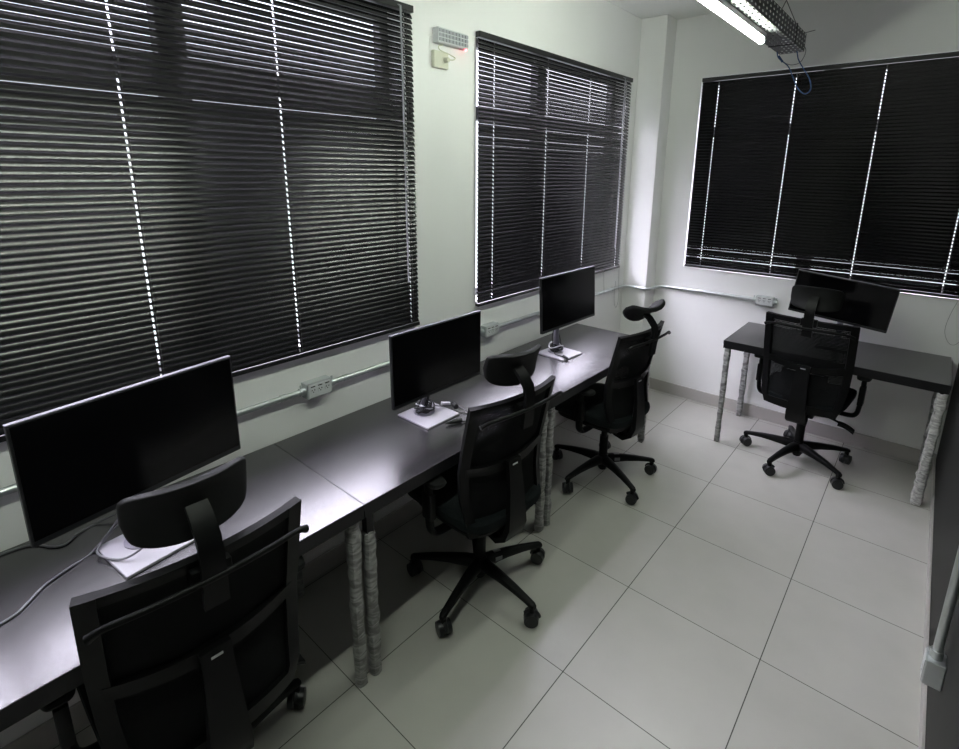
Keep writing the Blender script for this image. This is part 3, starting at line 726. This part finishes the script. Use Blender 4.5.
MB(True).tube([(0.044, 0.506, 2.370), (0.056, 0.53, 2.372), (0.050, 0.545, 2.384), (0.034, 0.52, 2.398), (0.026, 0.47, 2.410), (0.020, 0.465, 2.425), (0.018, 0.48, 2.432), (0.014, 0.50, 2.4400)], 0.0025, 8, 6).build('lead', 'cream', t)

# ------------------------------------------------------------------ ceiling cable tray and tube lamp
TX0, TX1, TZ, TH_ = 1.068, 1.196, 2.546, 0.095
ty = 2.275
t = thing('cable_tray', 'perforated metal cable tray hanging from the ceiling with the lit tube beneath', 'cable tray', (0, 0, 0))
b = MB(); w_ = 0.0015
b.lohi((TX0, YF+0.02, TZ), (TX1, ty, TZ+w_)); b.lohi((TX0, YF+0.02, TZ+w_), (TX0+w_, ty, TZ+TH_)); b.lohi((TX1-w_, YF+0.02, TZ+w_), (TX1, ty, TZ+TH_))
b.build('tray_channel', 'tray', t)
for yy in (2.02, 0.6, -0.8):
    MB(True).tube([(TX1-0.004, yy, TZ+TH_), ((TX0+TX1)/2, yy-0.02, TZ+0.22), ((TX0+TX1)/2, yy-0.02, ZC)], 0.0022, 6, 1)\
        .tube([(TX0+0.004, yy, TZ+TH_), ((TX0+TX1)/2, yy-0.02, TZ+0.22)], 0.0022, 6, 1).build('hanger_wire', 'grey_cable', t)
    MB().lohi((TX1, yy-0.008, TZ-0.001), (TX1+0.0022, yy+0.008, TZ+TH_+0.006)).lohi((TX0-0.002, yy-0.008, TZ-0.003), (TX1+0.002, yy+0.008, TZ)).build('strap', 'desk_steel', t)
MB(True).tube([(TX1-0.01, 2.10, TZ+0.060), (TX1+0.03, 2.10, TZ+0.064), (TX1+0.075, 2.10, TZ+0.07)], 0.002, 6, 3).build('loose_tie', 'grey_cable', t)
def tube_lamp(label, y0, y1):
    x, z = 1.120, 2.506
    t = thing('tube_lamp', label, 'lamp', (0, 0, 0))
    MB(True).tube([(x, y0+0.02, z), (x, y1-0.02, z)], 0.0145, 16, 1).build('glowing_tube', 'tube_light', t)
    MB(True).cyl((x, y0, z), (x, y0+0.02, z), 0.0150).build('end_cap', 'white_plastic', t)
    MB(True).cyl((x, y1-0.02, z), (x, y1, z), 0.0150).build('end_cap', 'white_plastic', t)
    MB().lohi((x-0.016, y0, z+0.0135), (x+0.016, y1, TZ-0.003)).build('lamp_batten', 'white_plastic', t)
    return t
tube_lamp('lit white tube lamp under the perforated tray, the end in view', 0.47, 1.68)
tube_lamp('lit white tube lamp under the tray, overhead behind the camera view', -1.55, -0.31)
t = thing('blue_cable', 'thin blue cable looping down from the end of the tray', 'cable')
MB(True).tube([(1.070, 2.19, TZ+0.012), (1.075, 2.235, 2.520), (1.13, 2.235, 2.470), (1.165, 2.235, 2.405), (1.195, 2.235, 2.345), (1.236, 2.235, 2.308), (1.264, 2.235, 2.328), (1.252, 2.235, 2.385), (1.214, 2.235, 2.445), (1.180, 2.235, 2.50), (1.165, 2.23, 2.555), (1.160, 2.19, TZ+0.012)], 0.0032, 8, 6).build('looped_wire', 'blue_cable', t)
MB(True).tube([(1.075, 2.225, 2.530), (1.10, 2.232, 2.495)], 0.006, 8, 1).build('cable_joint', 'blue_cable', t)
MB(True).tube([(1.115, 2.239, 2.486), (1.15, 2.243, 2.475), (1.19, 2.243, 2.485), (1.212, 2.235, 2.53), (1.205, 2.225, 2.562), (1.180, 2.20, TZ+0.014)], 0.0018, 8, 6).build('thin_wire', 'grey_cable', t)

# ------------------------------------------------------------------ cables on the desks
Z = 0.7555
t = thing('desk_cable', 'long grey cable looping from the nearest monitor foot across the desk towards the camera', 'cable')
MB(True).tube([(0.235, -1.035, 0.90), (0.215, -1.06, 0.83), (0.20, -1.12, 0.775), (0.255, -1.16, 0.768), (0.335, -1.12, 0.768), (0.36, -1.06, 0.80), (0.33, -1.02, 0.84), (0.262, -1.03, 0.885)], 0.0032, 8, 6).build('loop', 'grey_cable', t)
MB(True).tube([(0.235, -1.04, 0.92), (0.21, -1.09, 0.82), (0.218, -1.165, Z), (0.245, -1.225, Z), (0.275, -1.285, Z), (0.32, -1.33, Z), (0.345, -1.365, Z), (0.36, -1.46, Z), (0.37, -1.6, Z)], 0.0034, 8, 6).build('lead', 'grey_cable', t)
t = thing('desk_cable', 'thin white cable lying on the desk behind the nearest monitor', 'cable')
MB(True).tube([(0.225, -1.02, 0.86), (0.12, -1.05, 0.79), (0.075, -1.12, Z), (0.088, -1.17, Z), (0.118, -1.21, Z), (0.10, -1.24, Z), (0.06, -1.265, Z), (0.035, -1.31, Z), (0.03, -1.45, Z), (0.03, -1.6, Z)], 0.0030, 8, 6).build('lead', 'grey_cable', t)

def bundle(label, cx, cy, seed, wire, plug, white_plug=None):
    """black cables wound around a monitor neck, one lead ending in a plug on the plate / desk"""
    rnd = random.Random(seed)
    t = thing('cable_bundle', label, 'cable')
    z0 = 0.752+0.013
    for k in range(7):
        pts = []; ax, ay = rnd.uniform(0.028, 0.052), rnd.uniform(0.030, 0.052); ph = rnd.uniform(0, 6)
        zz = z0+0.004+k*0.0045; w = rnd.uniform(0.004, 0.024)
        for i in range(13):
            a = ph+2*PI*i/12*1.0
            pts.append((cx+ax*math.cos(a), cy+ay*math.sin(a), zz+w*(0.5+0.5*math.sin(a*2+ph))))
        MB(True).tube(pts, 0.0038, 7, 4).build('coil', 'black_cable' if k != 5 else 'white_cable', t)
    for k in range(4):
        a = rnd.uniform(0, 6)
        MB(True).tube([(cx+0.036*math.cos(a), cy+0.036*math.sin(a), z0+0.01), (cx+0.03*math.cos(a+0.5), cy+0.03*math.sin(a+0.5), z0+0.055), (cx+0.024*math.cos(a+1), cy+0.028*math.sin(a+1), z0+0.10), (cx-0.022, cy+0.02*math.sin(a), z0+0.16)], 0.003, 7, 4).build('riser', 'black_cable', t)
    MB(True).tube(wire, 0.0030, 7, 6).build('lead', 'black_cable', t)
    p, q = Vector(plug[0]), Vector(plug[1])
    MB(True).cyl(p, q, 0.0095, 0.0075, 10).cyl(q, q+(q-p).normalized()*0.012, 0.004, n=8).build('plug', 'black_cable', t)
    if white_plug:
        p, q = Vector(white_plug[0]), Vector(white_plug[1])
        MB(True).cyl(p, q, 0.011, 0.009, 10).build('pale_plug', 'white_cable', t)
        p, q = Vector(white_plug[2]), Vector(white_plug[3])
        MB().tube([p, q], 0.013, 8, 1).build('plug', 'black_cable', t)
    return t
bundle('black cables coiled on the foot of the middle monitor, two plugs trailing off the plate', 0.272, 0.10, 3,
       [(0.285, 0.13, 0.785), (0.30, 0.17, 0.775), (0.335, 0.215, 0.772), (0.375, 0.235, 0.768), (0.43, 0.235, 0.757), (0.465, 0.205, 0.757), (0.475, 0.17, 0.757), (0.462, 0.14, 0.760)],
       ((0.462, 0.150, 0.763), (0.435, 0.095, 0.763)),
       ((0.290, 0.190, 0.776), (0.315, 0.225, 0.772), (0.335, 0.225, 0.775), (0.365, 0.215, 0.775)))
bundle('black cables coiled on the foot of the farthest monitor, one plug at the plate edge', 0.257, 1.225, 9,
       [(0.265, 1.19, 0.785), (0.29, 1.165, 0.768), (0.33, 1.160, 0.766), (0.36, 1.155, 0.768)],
       ((0.355, 1.155, 0.772), (0.392, 1.150, 0.766)))
